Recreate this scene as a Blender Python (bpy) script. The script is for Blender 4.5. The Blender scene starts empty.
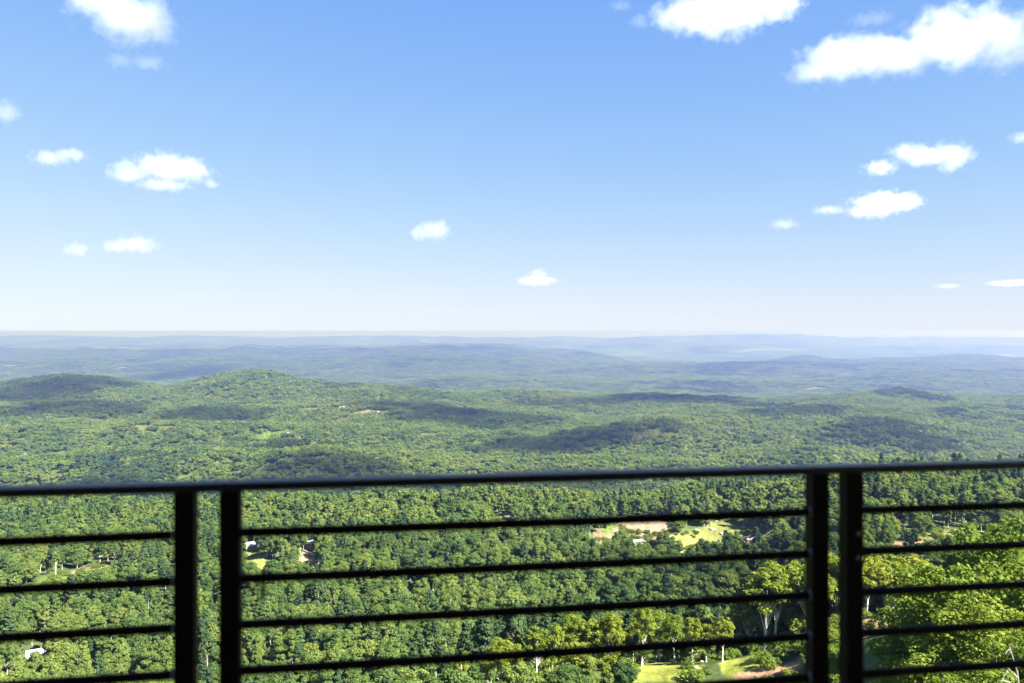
import bpy, bmesh, math, random
import numpy as np
from mathutils import Vector, Matrix, Quaternion

RNG = np.random.default_rng(7)
random.seed(7)
S = bpy.context.scene
COL = S.collection
R = math.radians
F = 796.0            # focal length in pixels of the 1024 px wide picture
HOR = 331.0          # picture row of the level horizon
CAMZ = 1.45          # eye height above the deck (deck surface = 0)

# ------------------------------------------------------------------ render
S.render.engine = 'CYCLES'
S.view_settings.view_transform = 'Standard'
S.view_settings.look = 'None'
S.view_settings.exposure = 2.75
S.view_settings.gamma = 1
S.cycles.use_denoising = True
S.cycles.volume_bounces = 6
S.cycles.max_bounces = 10
S.cycles.diffuse_bounces = 5
S.cycles.transmission_bounces = 4
S.cycles.transparent_max_bounces = 16
S.cycles.sample_clamp_indirect = 6
S.cycles.volume_max_steps = 256

# ------------------------------------------------------------------ helpers
def tag(o, label=None, cat=None, group=None, kind=None):
    if label: o['label'] = label
    if cat: o['category'] = cat
    if group: o['group'] = group
    if kind: o['kind'] = kind
    return o

def mesh_np(name, verts, faces, mats=(), midx=None, smooth=False):
    """verts (n,3); faces: list of (k,m) int arrays (tris / quads)."""
    me = bpy.data.meshes.new(name)
    if isinstance(faces, np.ndarray): faces = [faces]
    faces = [np.asarray(f) for f in faces if len(f)]
    loops = np.concatenate([f.reshape(-1) for f in faces]).astype(np.int32)
    sizes = np.concatenate([np.full(len(f), f.shape[1]) for f in faces]).astype(np.int32)
    starts = np.concatenate([[0], np.cumsum(sizes)[:-1]]).astype(np.int32)
    me.vertices.add(len(verts)); me.vertices.foreach_set('co', np.asarray(verts, dtype=np.float32).ravel())
    me.loops.add(len(loops)); me.loops.foreach_set('vertex_index', loops)
    me.polygons.add(len(sizes)); me.polygons.foreach_set('loop_start', starts)
    me.polygons.foreach_set('loop_total', sizes)
    if midx is not None: me.polygons.foreach_set('material_index', np.asarray(midx, dtype=np.int32))
    me.polygons.foreach_set('use_smooth', np.full(len(sizes), smooth))
    me.update(calc_edges=True)
    for m in mats: me.materials.append(m)
    return me

def link(name, me, parent=None):
    o = bpy.data.objects.new(name, me); COL.objects.link(o)
    if parent: o.parent = parent
    return o

def empty(name, loc, rz=0):
    o = bpy.data.objects.new(name, None); COL.objects.link(o)
    o.empty_display_size = .2
    o.location = loc; o.rotation_euler = (0, 0, rz)
    return o

def bm_obj(name, bm, mat, parent=None, smooth=False):
    me = bpy.data.meshes.new(name); bm.to_mesh(me); bm.free()
    me.materials.append(mat)
    if smooth:
        for p in me.polygons: p.use_smooth = True
    return link(name, me, parent)

def add_box(bm, c, s, M=None, bevel=0):
    r = bmesh.ops.create_cube(bm, size=1)
    vs = r['verts']
    for v in vs: v.co = Vector((v.co.x*s[0]+c[0], v.co.y*s[1]+c[1], v.co.z*s[2]+c[2]))
    if bevel:
        es = list({e for v in vs for e in v.link_edges})
        b = bmesh.ops.bevel(bm, geom=es, offset=bevel, segments=2, affect='EDGES', profile=.5)
        vs = list({v for f in b['faces'] for v in f.verts} | {v for v in vs if v.is_valid})
    if M is not None:
        for v in vs: v.co = M @ v.co
    return vs

def tube_np(pts, radii, n=6, cap=True):
    """tapered tube along a polyline -> verts, quads, tris"""
    pts = np.asarray(pts, float); k = len(pts)
    V = []; 
    for i in range(k):
        t = pts[min(i+1, k-1)] - pts[max(i-1, 0)]
        t = t/(np.linalg.norm(t)+1e-9)
        a = np.array([1., 0, 0]) if abs(t[0]) < .8 else np.array([0, 1., 0])
        u = np.cross(t, a); u /= np.linalg.norm(u); w = np.cross(t, u)
        ang = np.arange(n)/n*2*math.pi
        V.append(pts[i]+radii[i]*(np.cos(ang)[:, None]*u+np.sin(ang)[:, None]*w))
    V = np.concatenate(V)
    q = []
    for i in range(k-1):
        for j in range(n):
            a = i*n+j; b = i*n+(j+1) % n
            q.append((a, b, b+n, a+n))
    q = np.array(q)
    return V, q

class Buf:
    def __init__(s): s.v = []; s.q = []; s.m = []; s.n = 0
    def add(s, v, q, m=0):
        s.v.append(v); s.q.append(q+s.n); s.m.append(np.full(len(q), m)); s.n += len(v)
    def mesh(s, name, mats, smooth=False):
        return mesh_np(name, np.concatenate(s.v), np.concatenate(s.q), mats, np.concatenate(s.m), smooth)

# ---- value noise
_T = RNG.random((256, 256))
def vnoise(x, y):
    xi = np.floor(x).astype(int); yi = np.floor(y).astype(int)
    fx = x-xi; fy = y-yi
    fx = fx*fx*fx*(fx*(fx*6-15)+10); fy = fy*fy*fy*(fy*(fy*6-15)+10)
    a = _T[xi & 255, yi & 255]; b = _T[(xi+1) & 255, yi & 255]
    c = _T[xi & 255, (yi+1) & 255]; d = _T[(xi+1) & 255, (yi+1) & 255]
    return (a*(1-fx)+b*fx)*(1-fy)+(c*(1-fx)+d*fx)*fy-.5
def fbm(x, y, oct=4):
    s = 0; a = 1
    for i in range(oct):
        s = s+a*vnoise(x+17.3*i, y+5.1*i); a *= .5; x = x*2.03; y = y*2.03
    return s

# ------------------------------------------------------------------ terrain
PXC = np.array([-300, 0, 180, 350, 520, 640, 720, 800, 870, 950, 1050, 1300.])
DR = np.array([2, 10, 40, 70, 110, 160, 200, 250, 330, 450, 520, 620, 680, 780, 900, 1000, 1200, 1400, 1700, 2300, 3000, 4000, 5200, 7000, 9500.])
_L = [-3, -8, -28, -47, -70, -94, -113, -132, -152, -164, -168, -174, -178, -187, -207, -232, -298, -345, -374, -398, -412, -432, -480, -575, -610]
ZT = np.array([
    _L,
    _L,
    _L,
    [-3, -8, -28, -47, -70, -94, -113, -130, -148, -162, -166, -172, -177, -187, -206, -232, -298, -345, -374, -398, -412, -432, -480, -575, -610],
    [-3, -8, -27, -46, -68, -85, -88, -106, -138, -154, -160, -168, -172, -182, -203, -228, -298, -345, -374, -398, -412, -432, -480, -575, -610],
    [-3, -8, -27, -46, -68, -82, -83, -104, -138, -150, -156, -166, -168, -176, -188, -208, -298, -345, -374, -398, -412, -432, -480, -575, -610],
    [-3, -8, -27, -46, -67, -80, -82, -106, -138, -146, -153, -163, -164, -170, -180, -198, -298, -345, -374, -398, -412, -432, -480, -575, -610],
    [-3, -7, -25, -43, -62, -74, -78, -98, -122, -134, -140, -146, -146, -156, -184, -206, -298, -345, -374, -398, -412, -432, -480, -575, -610],
    [-3, -7, -23, -38, -53, -61, -70, -92, -110, -118, -120, -122, -124, -142, -190, -222, -298, -345, -374, -398, -412, -432, -480, -575, -610],
    [-3, -7, -21, -34, -48, -58, -72, -92, -110, -117, -119, -122, -124, -142, -190, -222, -298, -345, -374, -398, -412, -432, -480, -575, -610],
    [-3, -7, -20, -33, -48, -60, -76, -95, -110, -117, -119, -123, -126, -144, -190, -222, -298, -345, -374, -398, -412, -432, -480, -575, -610],
    [-3, -7, -20, -33, -48, -60, -76, -95, -110, -117, -119, -123, -126, -144, -190, -222, -298, -345, -374, -398, -412, -432, -480, -575, -610],
], float)
DMAX = 36000.
NPX, ND = 520, 900
gpx = np.linspace(-300, 1324, NPX)
gl = np.linspace(math.log(2), math.log(DMAX), ND)
gD = np.exp(gl)
rows = np.array([np.interp(gl, np.log(DR), z) for z in ZT])            # (12, ND)
G = np.array([np.interp(gpx, PXC, rows[:, j]) for j in range(ND)]).T    # (NPX, ND)
def blur(A, s0, s1):
    for ax, s in ((0, s0), (1, s1)):
        k = np.exp(-.5*(np.arange(-3*s, 3*s+1)/s)**2); k /= k.sum()
        A = np.apply_along_axis(lambda v: np.convolve(np.pad(v, 3*s, mode='edge'), k, mode='valid'), ax, A)
    return A
G = blur(G, 8, 3)
CURV = gD**2/(2*7.3e6)
G = G-np.where(gD > 3000, CURV-3000**2/(2*7.3e6), 0)[None, :]*1.0
def ridge(D, W, pts, back=None, lift=0):
    """raise a crest so that it shows at the listed picture rows"""
    global G
    p = np.array(pts, float)
    py = np.interp(gpx, p[:, 0], p[:, 1])
    crest = -(py-HOR)/F*D-lift
    back = back or W
    d = gD-D
    w = np.where(d < 0, np.exp(-(d/W)**2), np.exp(-(d/back)**2))
    up = crest[:, None]-G
    G = G+np.where(up > 0, up, 0)*w[None, :]
ridge(30000, 3000, [(-300, 336), (0, 335), (60, 335), (140, 337), (160, 335.5), (190, 335), (230, 336), (290, 337), (330, 335.5), (400, 335), (450, 336.5), (520, 337), (560, 336), (618, 338), (640, 336), (700, 334.5), (750, 333.5), (790, 334), (845, 337), (900, 336.5), (1024, 336.3), (1324, 336)], lift=0)
ridge(22500, 2500, [(-300, 346), (0, 345), (300, 345), (520, 344), (600, 346), (680, 343), (760, 344), (830, 346), (1024, 345), (1324, 345)])
ridge(12800, 800, [(500, 372), (560, 368), (620, 364), (690, 363), (740, 364), (774, 362), (788, 356.5), (798, 354.5), (812, 354.5), (822, 358), (842, 361), (866, 360.5), (890, 358.5), (930, 357), (960, 355), (978, 354.3), (996, 356.5), (1012, 360), (1324, 361)], lift=-15)
ridge(15500, 1500, [(-300, 349), (0, 347), (60, 347.5), (150, 348.5), (200, 347), (256, 346), (290, 348), (340, 345.5), (420, 344), (490, 342.5), (510, 343.5), (530, 347.5), (560, 350), (585, 351), (610, 356), (632, 361), (660, 372), (1324, 380)], lift=-18)
ridge(12000, 1100, [(-300, 356), (0, 361), (80, 356), (150, 360), (250, 354), (330, 357), (420, 352), (480, 356), (560, 360), (620, 368), (1324, 372)], lift=12)
ridge(10800, 1000, [(-300, 376), (380, 374), (420, 371), (470, 369), (540, 370), (580, 367), (640, 365), (700, 362), (740, 360.3), (800, 361.5), (860, 364), (905, 361), (960, 363), (1024, 360.5), (1324, 361)], lift=14)
ridge(8200, 1100, [(-300, 392), (360, 388), (420, 379), (480, 375.5), (540, 377), (600, 382), (680, 379), (760, 381), (840, 378), (900, 372), (950, 371), (1010, 369), (1100, 373), (1324, 373)], lift=14)
ridge(4000, 620, [(-300, 388), (-60, 384), (0, 381), (30, 379.5), (55, 377.5), (78, 375.5), (98, 377), (125, 381), (165, 383), (185, 380), (200, 376.5), (225, 371), (248, 368.5), (268, 370), (300, 376), (340, 381), (400, 384.5), (450, 390), (480, 394), (540, 398), (600, 397), (660, 394), (720, 396), (780, 399), (860, 395), (930, 392), (1000, 396), (1324, 396)], lift=15)
ridge(3050, 330, [(-300, 402), (0, 401), (60, 400), (130, 404), (230, 406), (320, 402), (400, 404), (470, 410), (560, 415), (760, 413), (840, 404), (930, 407), (1324, 410)], lift=15)
ridge(2550, 240, [(-300, 424), (0, 424), (150, 424), (300, 424), (480, 430), (545, 432), (600, 424), (640, 418), (680, 414.5), (720, 415.5), (765, 421), (800, 424), (840, 420), (880, 416), (920, 424), (1000, 440), (1324, 446)], lift=15)
ridge(2000, 150, [(-300, 450), (40, 456), (180, 452), (250, 446), (310, 444), (350, 450), (420, 458), (520, 456), (600, 452), (700, 456), (800, 452), (900, 458), (1324, 462)], lift=15)
G = blur(G, 2, 2)

COS50 = math.cos(R(50))
def polar(x, y):
    th = np.arctan2(x, y); r = np.hypot(x, y)
    tc = np.clip(th, -R(45), R(45))
    px = 512+F*np.tan(tc)
    D = r*np.cos(tc)
    return px, np.clip(D, 2.001, DMAX*.9999), th
def hgt(x, y):
    """ground height (world z; deck surface = 0)"""
    x = np.asarray(x, float); y = np.asarray(y, float)
    px, D, th = polar(x, y)
    a = np.clip((px-gpx[0])/(gpx[1]-gpx[0]), 0, NPX-1.001); b = np.clip((np.log(D)-gl[0])/(gl[1]-gl[0]), 0, ND-1.001)
    i = a.astype(int); j = b.astype(int); fa = a-i; fb = b-j
    z = (G[i, j]*(1-fa)+G[i+1, j]*fa)*(1-fb)+(G[i, j+1]*(1-fa)+G[i+1, j+1]*fa)*fb
    n1 = fbm(x/900+3.7, y/900+9.1, 5)*np.clip((D-1500)/3000, 0, 1)*34
    n2 = fbm(x/150, y/150, 4)*np.clip((D-230)/400, 0, 1)*19+fbm(x/420+3, y/420+8, 3)*np.clip((D-450)/800, 0, 1)*30
    n2 = n2*(1-.8*np.clip((px-720)/110, 0, 1)*np.clip((1100-D)/250, 0, 1))
    n3 = fbm(x/22+40, y/22+11, 3)*np.clip((D-20)/120, 0, 1)*1.6
    z = z+n1+n2+n3
    # behind the house the mountain shoulder stays level
    back = np.clip((np.abs(th)-R(60))/R(45), 0, 1); back = back*back*(3-2*back)
    zb = -3-np.clip(D-25, 0, 1e9)*.12
    z = z*(1-back)+np.maximum(z, np.maximum(zb, -420-D**2/1.5e7))*back
    return z+CAMZ

def at(px, py):
    """first ground point seen at picture column px, row py"""
    D = np.exp(np.linspace(math.log(60), math.log(34000), 4000))
    x = (px-512)/F*D
    z = hgt(x, D)-CAMZ
    row = HOR-z/D*F
    k = np.where(row <= py)[0]
    k = k[0] if len(k) else 3999
    return x[k], D[k], z[k]+CAMZ

# cover patches: px, py, w, h (pixels), type
PATCH = [
    (92, 571, 64, 9, 'soil'), (60, 574, 60, 8, 'grass'), (155, 676, 34, 7, 'straw'), (207, 613, 34, 7, 'straw'),
    (38, 660, 44, 8, 'grass'), (256, 553, 24, 4, 'straw'), (308, 553, 22, 4, 'soil'),
    (625, 528, 50, 7, 'grass'), (604, 541, 34, 15, 'soil'), (640, 524, 60, 8, 'soil'), (695, 546, 84, 8, 'clay'),
    (714, 534, 74, 9, 'straw'), (752, 538, 40, 13, 'soil'), (668, 553, 80, 5, 'straw'),
    (925, 542, 74, 7, 'clay'), (958, 536, 64, 8, 'straw'), (985, 534, 50, 9, 'grass'),
    (660, 668, 84, 34, 'knoll'), (744, 660, 56, 40, 'knoll'), (770, 672, 60, 6, 'clay'), (795, 641, 80, 6, 'clay'),
   (872, 628, 54, 22, 'clay'), (905, 608, 60, 14, 'soil'),
    (165, 427, 170, 1.6, 'straw'), (326, 409, 84, 3, 'straw'), (275, 433, 60, 4, 'grass'), (45, 457, 70, 3, 'straw'),
    (375, 412, 50, 2.5, 'soil'), (425, 434, 36, 1.3, 'straw'), (505, 437, 40, 1.4, 'straw'), (645, 433, 60, 2.5, 'straw'),
    (815, 388, 34, 1.6, 'soil'), (838, 386, 26, 1.6, 'soil'), (500, 519, 20, 3, 'soil'),
    (40, 366.5, 50, 1.6, 'soil'), (125, 367.5, 60, 1.4, 'soil'), (10, 366, 20, 1.6, 'soil'),
]
CV = {'soil': (.20, .15, .10), 'clay': (.24, .145, .085), 'straw': (.125, .135, .04), 'grass': (.085, .13, .028), 'knoll': (.165, .185, .036)}
PELL = []
for (px, py, w, h, t) in PATCH:
    x, y, z = at(px, py)
    dep = max(1., -(z-CAMZ))
    rx = w/2*y/F*(.75 if py < 480 else 1); ry = h/2*y*y/(F*dep)
    if py < 480: ry = min(ry, max(12, .5*abs(at(px, py-h/2)[1]-at(px, py+h/2)[1])))
    ext = (18*y/dep if py > 480 else min(22, 5*y/dep)) if py < 600 else 0         # open ground before the patch so that trees do not hide it
    d = np.array([x, y]); d = d/np.linalg.norm(d)
    c = np.array([x, y])-d*ext*.5
    PELL.append((c[0], c[1], d[0], d[1], max(rx, 3), ry+ext*.5+2, t))
def patch_w(x, y):
    """(weight per patch) > 0 inside"""
    out = []
    for (cx, cy, dx, dy, rx, ry, t) in PELL:
        u = (x-cx)*dy-(y-cy)*dx; v = (x-cx)*dx+(y-cy)*dy
        q = np.sqrt((u/rx)**2+(v/ry)**2)+.55*fbm(u/rx*1.6+cx, v/ry*1.1+cy, 3)
        out.append(q)
    return out
def open_ground(x, y, grow=0.):
    q = np.min(np.array(patch_w(x, y)), axis=0)
    q = q+.5*fbm(x/14+2, y/14, 3)
    px, D, th = polar(x, y)
    return (q < 1.05+grow)

# ---- ground sheet
az = np.concatenate([np.linspace(-180, -46, 30)[:-1], np.linspace(-46, -40, 20)[:-1], np.linspace(-40, 40, 641)[:-1], np.linspace(40, 46, 20)[:-1], np.linspace(46, 180, 30)])
az = np.radians(az[:-1])
rr = np.exp(np.arange(math.log(1.5), math.log(35000), .0115))
AZ, RR = np.meshgrid(az, rr, indexing='ij')
X = np.sin(AZ)*RR; Y = np.cos(AZ)*RR
Z = hgt(X, Y)
na, nr = X.shape
V = np.stack([X, Y, Z], -1).reshape(-1, 3)
idx = np.arange(na*nr).reshape(na, nr)
i2 = np.roll(idx, -1, axis=0)
Q = np.stack([idx[:, :-1], idx[:, 1:], i2[:, 1:], i2[:, :-1]], -1).reshape(-1, 4)[:, ::-1]
V = np.concatenate([V, [[0, 0, hgt(0, .1)]]])
T = np.stack([np.full(na, na*nr), idx[:, 0], i2[:, 0]], -1)[:, ::-1]
def ground_color(x, y):
    px, D, th = polar(x, y)
    n = fbm(x/30, y/30, 4)
    base = np.array([.050, .072, .024])[None, :]*(1+n[:, None]*.5)
    # the far canopy is not modelled tree by tree: the sheet itself is forest there
    far = np.clip((D-9000)/4000, 0, 1)[:, None]
    m = fbm(x/700+5, y/700, 5)[:, None]
    fc = np.array([.036, .052, .028])[None, :]*(1+m*.9)
    field = (fbm(x/1500+50, y/500+20, 4) > .52)[:, None]
    fc = np.where(field, np.array([.09, .11, .05])[None, :], fc)
    col = base*(1-far)+fc*far
    near = np.clip(1-(D-60)/80, 0, 1)[:, None]
    col = col*(1-near)+np.array([.07, .10, .025])[None, :]*(1+n[:, None]*.6)*near
    for q, e in zip(patch_w(x, y), PELL):
        w = np.clip((1.12-(q+.35*n))/.18, 0, 1)[:, None]
        c = np.array(CV[e[6]])[None, :]*(.6 if np.hypot(e[0], e[1]) > 1500 else 1)*(1+.5*fbm(x/5+3, y/5, 3)[:, None]+.35*fbm(x/1.3, y/1.3, 2)[:, None])
        col = col*(1-w)+c*w
    return np.clip(col, .004, .6)
gc = ground_color(V[:, 0], V[:, 1])

# ------------------------------------------------------------------ materials
def new_mat(name):
    m = bpy.data.materials.new(name); m.use_nodes = True
    nt = m.node_tree; nt.nodes.clear()
    out = nt.nodes.new('ShaderNodeOutputMaterial')
    return m, nt, out
def N(nt, t, **kw):
    n = nt.nodes.new(t)
    for k, v in kw.items(): setattr(n, k, v)
    return n
def solid(name, col, rough=.6, var=.15, scale=8, bump=.1, metallic=0, spec=.5):
    m, nt, out = new_mat(name)
    p = N(nt, 'ShaderNodeBsdfPrincipled'); p.inputs['Roughness'].default_value = rough
    p.inputs['Metallic'].default_value = metallic
    p.inputs['Specular IOR Level'].default_value = spec
    tc = N(nt, 'ShaderNodeTexCoord'); ns = N(nt, 'ShaderNodeTexNoise')
    ns.inputs['Scale'].default_value = scale; ns.inputs['Detail'].default_value = 6
    nt.links.new(tc.outputs['Object'], ns.inputs['Vector'])
    mx = N(nt, 'ShaderNodeMix', data_type='RGBA')
    mx.inputs[6].default_value = tuple(c*(1-var) for c in col)+(1,)
    mx.inputs[7].default_value = tuple(min(1, c*(1+var)) for c in col)+(1,)
    nt.links.new(ns.outputs['Fac'], mx.inputs[0]); nt.links.new(mx.outputs[2], p.inputs['Base Color'])
    b = N(nt, 'ShaderNodeBump'); b.inputs['Strength'].default_value = bump; b.inputs['Distance'].default_value = .01
    nt.links.new(ns.outputs['Fac'], b.inputs['Height']); nt.links.new(b.outputs[0], p.inputs['Normal'])
    nt.links.new(p.outputs[0], out.inputs[0])
    return m

def ground_mat():
    m, nt, out = new_mat('ground')
    a = N(nt, 'ShaderNodeAttribute', attribute_name='cover')
    d = N(nt, 'ShaderNodeBsdfDiffuse')
    tc = N(nt, 'ShaderNodeTexCoord')
    n1 = N(nt, 'ShaderNodeTexNoise'); n1.inputs['Scale'].default_value = .9; n1.inputs['Detail'].default_value = 8
    nt.links.new(tc.outputs['Object'], n1.inputs['Vector'])
    n2 = N(nt, 'ShaderNodeTexNoise'); n2.inputs['Scale'].default_value = .018; n2.inputs['Detail'].default_value = 6
    nt.links.new(tc.outputs['Object'], n2.inputs['Vector'])
    mr = N(nt, 'ShaderNodeMapRange'); mr.inputs[1].default_value = .3; mr.inputs[2].default_value = .7
    mr.inputs[3].default_value = .6; mr.inputs[4].default_value = 1.4
    ad = N(nt, 'ShaderNodeMath', operation='ADD'); ad.inputs[1].default_value = 0
    mu = N(nt, 'ShaderNodeMath', operation='MULTIPLY_ADD'); mu.inputs[1].default_value = .5
    nt.links.new(n1.outputs['Fac'], mu.inputs[0])
    hf = N(nt, 'ShaderNodeMath', operation='MULTIPLY'); hf.inputs[1].default_value = .5
    nt.links.new(n2.outputs['Fac'], hf.inputs[0]); nt.links.new(hf.outputs[0], mu.inputs[2])
    nt.links.new(mu.outputs[0], mr.inputs[0])
    vm = N(nt, 'ShaderNodeVectorMath', operation='SCALE')
    nt.links.new(a.outputs['Color'], vm.inputs[0]); nt.links.new(mr.outputs[0], vm.inputs['Scale'])
    nt.links.new(vm.outputs[0], d.inputs['Color'])
    b = N(nt, 'ShaderNodeBump'); b.inputs['Strength'].default_value = .8; b.inputs['Distance'].default_value = 14
    nt.links.new(n2.outputs['Fac'], b.inputs['Height']); nt.links.new(b.outputs[0], d.inputs['Normal'])
    nt.links.new(d.outputs[0], out.inputs[0])
    return m
M_GROUND = ground_mat()
me = mesh_np('ground', V, [Q, T], [M_GROUND], smooth=True)
at_ = me.color_attributes.new('cover', 'FLOAT_COLOR', 'POINT')
at_.data.foreach_set('color', np.concatenate([gc, np.ones((len(gc), 1))], 1).astype(np.float32).ravel())
tag(link('ground', me), kind='structure')

def leaf_mat(name, c0, c1, c2, trans=.5):
    """leaf colour differs from tree to tree (own random value + broad stands of kinds)"""
    m, nt, out = new_mat(name)
    oi = N(nt, 'ShaderNodeObjectInfo')
    ns = N(nt, 'ShaderNodeTexNoise'); ns.inputs['Scale'].default_value = .011; ns.inputs['Detail'].default_value = 3
    nt.links.new(oi.outputs['Location'], ns.inputs['Vector'])
    n2 = N(nt, 'ShaderNodeTexNoise'); n2.inputs['Scale'].default_value = .0019; n2.inputs['Detail'].default_value = 3
    nt.links.new(oi.outputs['Location'], n2.inputs['Vector'])
    last = None
    for src, lo, hi, wgt in ((oi.outputs['Random'], 0, 1, .58), (ns.outputs['Fac'], .3, .7, .32), (n2.outputs['Fac'], .32, .68, .3)):
        mr = N(nt, 'ShaderNodeMapRange'); mr.inputs[1].default_value = lo; mr.inputs[2].default_value = hi; mr.inputs[4].default_value = wgt
        nt.links.new(src, mr.inputs[0])
        if last is None: last = mr.outputs[0]
        else:
            ad = N(nt, 'ShaderNodeMath', operation='ADD'); nt.links.new(last, ad.inputs[0]); nt.links.new(mr.outputs[0], ad.inputs[1]); last = ad.outputs[0]
    class mu: outputs = [last]
    cr = N(nt, 'ShaderNodeValToRGB')
    cr.color_ramp.elements[0].color = c0+(1,); cr.color_ramp.elements[0].position = .1
    cr.color_ramp.elements[1].color = c2+(1,); cr.color_ramp.elements[1].position = .92
    e = cr.color_ramp.elements.new(.5); e.color = c1+(1,)
    nt.links.new(mu.outputs[0], cr.inputs[0])
    # each leaf a little different
    gi = N(nt, 'ShaderNodeNewGeometry')
    m2 = N(nt, 'ShaderNodeMapRange'); m2.inputs[3].default_value = .72; m2.inputs[4].default_value = 1.28
    nt.links.new(gi.outputs['Random Per Island'], m2.inputs[0])
    vm = N(nt, 'ShaderNodeVectorMath', operation='SCALE')
    nt.links.new(cr.outputs[0], vm.inputs[0]); nt.links.new(m2.outputs[0], vm.inputs['Scale'])
    d = N(nt, 'ShaderNodeBsdfDiffuse'); t = N(nt, 'ShaderNodeBsdfTranslucent')
    nt.links.new(vm.outputs[0], d.inputs[0])
    v3 = N(nt, 'ShaderNodeVectorMath', operation='MULTIPLY'); v3.inputs[1].default_value = (1.25, 1.25, .55)
    nt.links.new(vm.outputs[0], v3.inputs[0]); nt.links.new(v3.outputs[0], t.inputs[0])
    mx = N(nt, 'ShaderNodeMixShader'); mx.inputs[0].default_value = trans
    nt.links.new(d.outputs[0], mx.inputs[1]); nt.links.new(t.outputs[0], mx.inputs[2])
    nt.links.new(mx.outputs[0], out.inputs[0])
    return m
M_LEAF = leaf_mat('broadleaf', (.050, .092, .032), (.100, .153, .040), (.162, .202, .050))
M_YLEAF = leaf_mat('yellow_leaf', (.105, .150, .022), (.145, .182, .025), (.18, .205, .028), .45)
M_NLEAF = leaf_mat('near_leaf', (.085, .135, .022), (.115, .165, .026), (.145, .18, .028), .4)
M_PINE = leaf_mat('pine_needles', (.022, .042, .020), (.034, .060, .024), (.055, .085, .026), .12)
M_BARK = solid('bark', (.34, .30, .25), .9, .35, 3, .5)
M_PALE = solid('pale_bark', (.52, .48, .42), .9, .25, 3, .5)
M_DBARK = solid('dark_bark', (.16, .125, .10), .9, .35, 3, .5)
M_GREY = solid('weathered_wood', (.27, .245, .215), .9, .25, 5, .3)

# ------------------------------------------------------------------ trees
def leaves(centres, normals, size, rng, elong=1.5, n3=False):
    n = len(centres)
    nn = normals+rng.normal(0, .48, (n, 3)); nn /= np.linalg.norm(nn, axis=1)[:, None]
    a = rng.normal(0, 1, (n, 3)); u = np.cross(nn, a); u /= np.linalg.norm(u, axis=1)[:, None]
    w = np.cross(nn, u)
    s = size*rng.uniform(.6, 1.3, n)[:, None]
    u = u*s*.5*elong; w = w*s*.5
    b = rng.uniform(-.3, .3, (n, 1))
    V = np.stack([centres-u, centres-w*1.0+u*b, centres+u+nn*s*.12, centres+w+u*b], 1).reshape(-1, 3)
    q = np.arange(n*4).reshape(n, 4)
    return V, q
def clump_points(c, rad, n, rng, flat=.8):
    d = rng.normal(0, 1, (n, 3)); d /= np.linalg.norm(d, axis=1)[:, None]
    r = rad*rng.uniform(.35, 1, n)**.55
    p = c+d*r[:, None]*np.array([1, 1, flat])
    nr = d*.8+np.array([0, 0, .45]); nr /= np.linalg.norm(nr, axis=1)[:, None]
    return p, nr
def broadleaf(seed, H, cw, nl, lpl, leaf, bare=.35, limbs=8, sides=6, cs=1.):
    """returns (trunk mesh buf, crown buf); H height, cw crown width, nl clumps, lpl leaves per clump"""
    rng = np.random.default_rng(seed)
    tb = Buf(); cb = Buf()
    k = 7
    lean = rng.normal(0, .035, 2)*H
    pts = [(lean[0]*(i/k)**1.5+rng.normal(0, .05)*min(i, 1), lean[1]*(i/k)**1.5+rng.normal(0, .05)*min(i, 1), H*.82*i/k-.5*(i == 0)) for i in range(k+1)]
    r0 = H*.0165
    tb.add(*tube_np(pts, [r0*(1.35 if i == 0 else 1)*(1-.8*i/k) for i in range(k+1)], sides))
    pts = np.array(pts)
    # clumps through the crown volume: lop-sided, gaps between
    C = []
    zb_ = H*bare; zt_ = H
    # a lop-sided dome with bays in it: clumps mostly over its upper side
    ph = rng.uniform(0, 6.28, 3); tries = 0
    while len(C) < nl and tries < 6000:
        tries += 1
        d = rng.normal(0, 1, 3); d /= np.linalg.norm(d)
        if d[2] < -.55 or (d[2] < 0 and rng.random() < .45): continue
        a_ = math.atan2(d[1], d[0])
        lob = 1+.22*math.sin(2*a_+ph[0])+.16*math.sin(3*a_+ph[1]+2*d[2])
        q = rng.uniform(.12, 1)**.38
        zq = zb_+(zt_-zb_)*(.36+.54*d[2]*q)
        c = np.array([lean[0]*.6+d[0]*cw*.42*q*lob, lean[1]*.6+d[1]*cw*.42*q*lob, zq])
        rad = cw*rng.uniform(.10, .23)*cs
        if all(np.linalg.norm((c-o[0])*np.array([1, 1, 1.2])) > .55*(rad+o[1]) for o in C): C.append((c, rad))
    P = []; NN = []
    for c, rad in C:
        p, n = clump_points(c, rad, int(lpl*rng.uniform(.7, 1.3)*(rad/(cw*.15))**1.6), rng, .75)
        P.append(p); NN.append(n)
    P = np.concatenate(P); NN = np.concatenate(NN)
    cb.add(*leaves(P, NN, leaf, rng), 0)
    order = rng.permutation(len(C))[:limbs]
    for j in order:
        c, rad = C[j]
        f = rng.uniform(.3, .75)*min(1, c[2]/(H*.8)); b = pts[0]+(pts[-1]-pts[0])*f
        i = min(k-1, int(f*k)); b = pts[i]+(pts[i+1]-pts[i])*(f*k-i)
        mid = (b+c)/2+np.array([0, 0, -.06*H*rng.uniform(-.3, 1)])
        rb = r0*.42*(1-.5*f)
        tb.add(*tube_np([b, mid, c], [rb, rb*.6, rb*.2], 5))
    return tb, cb
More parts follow.
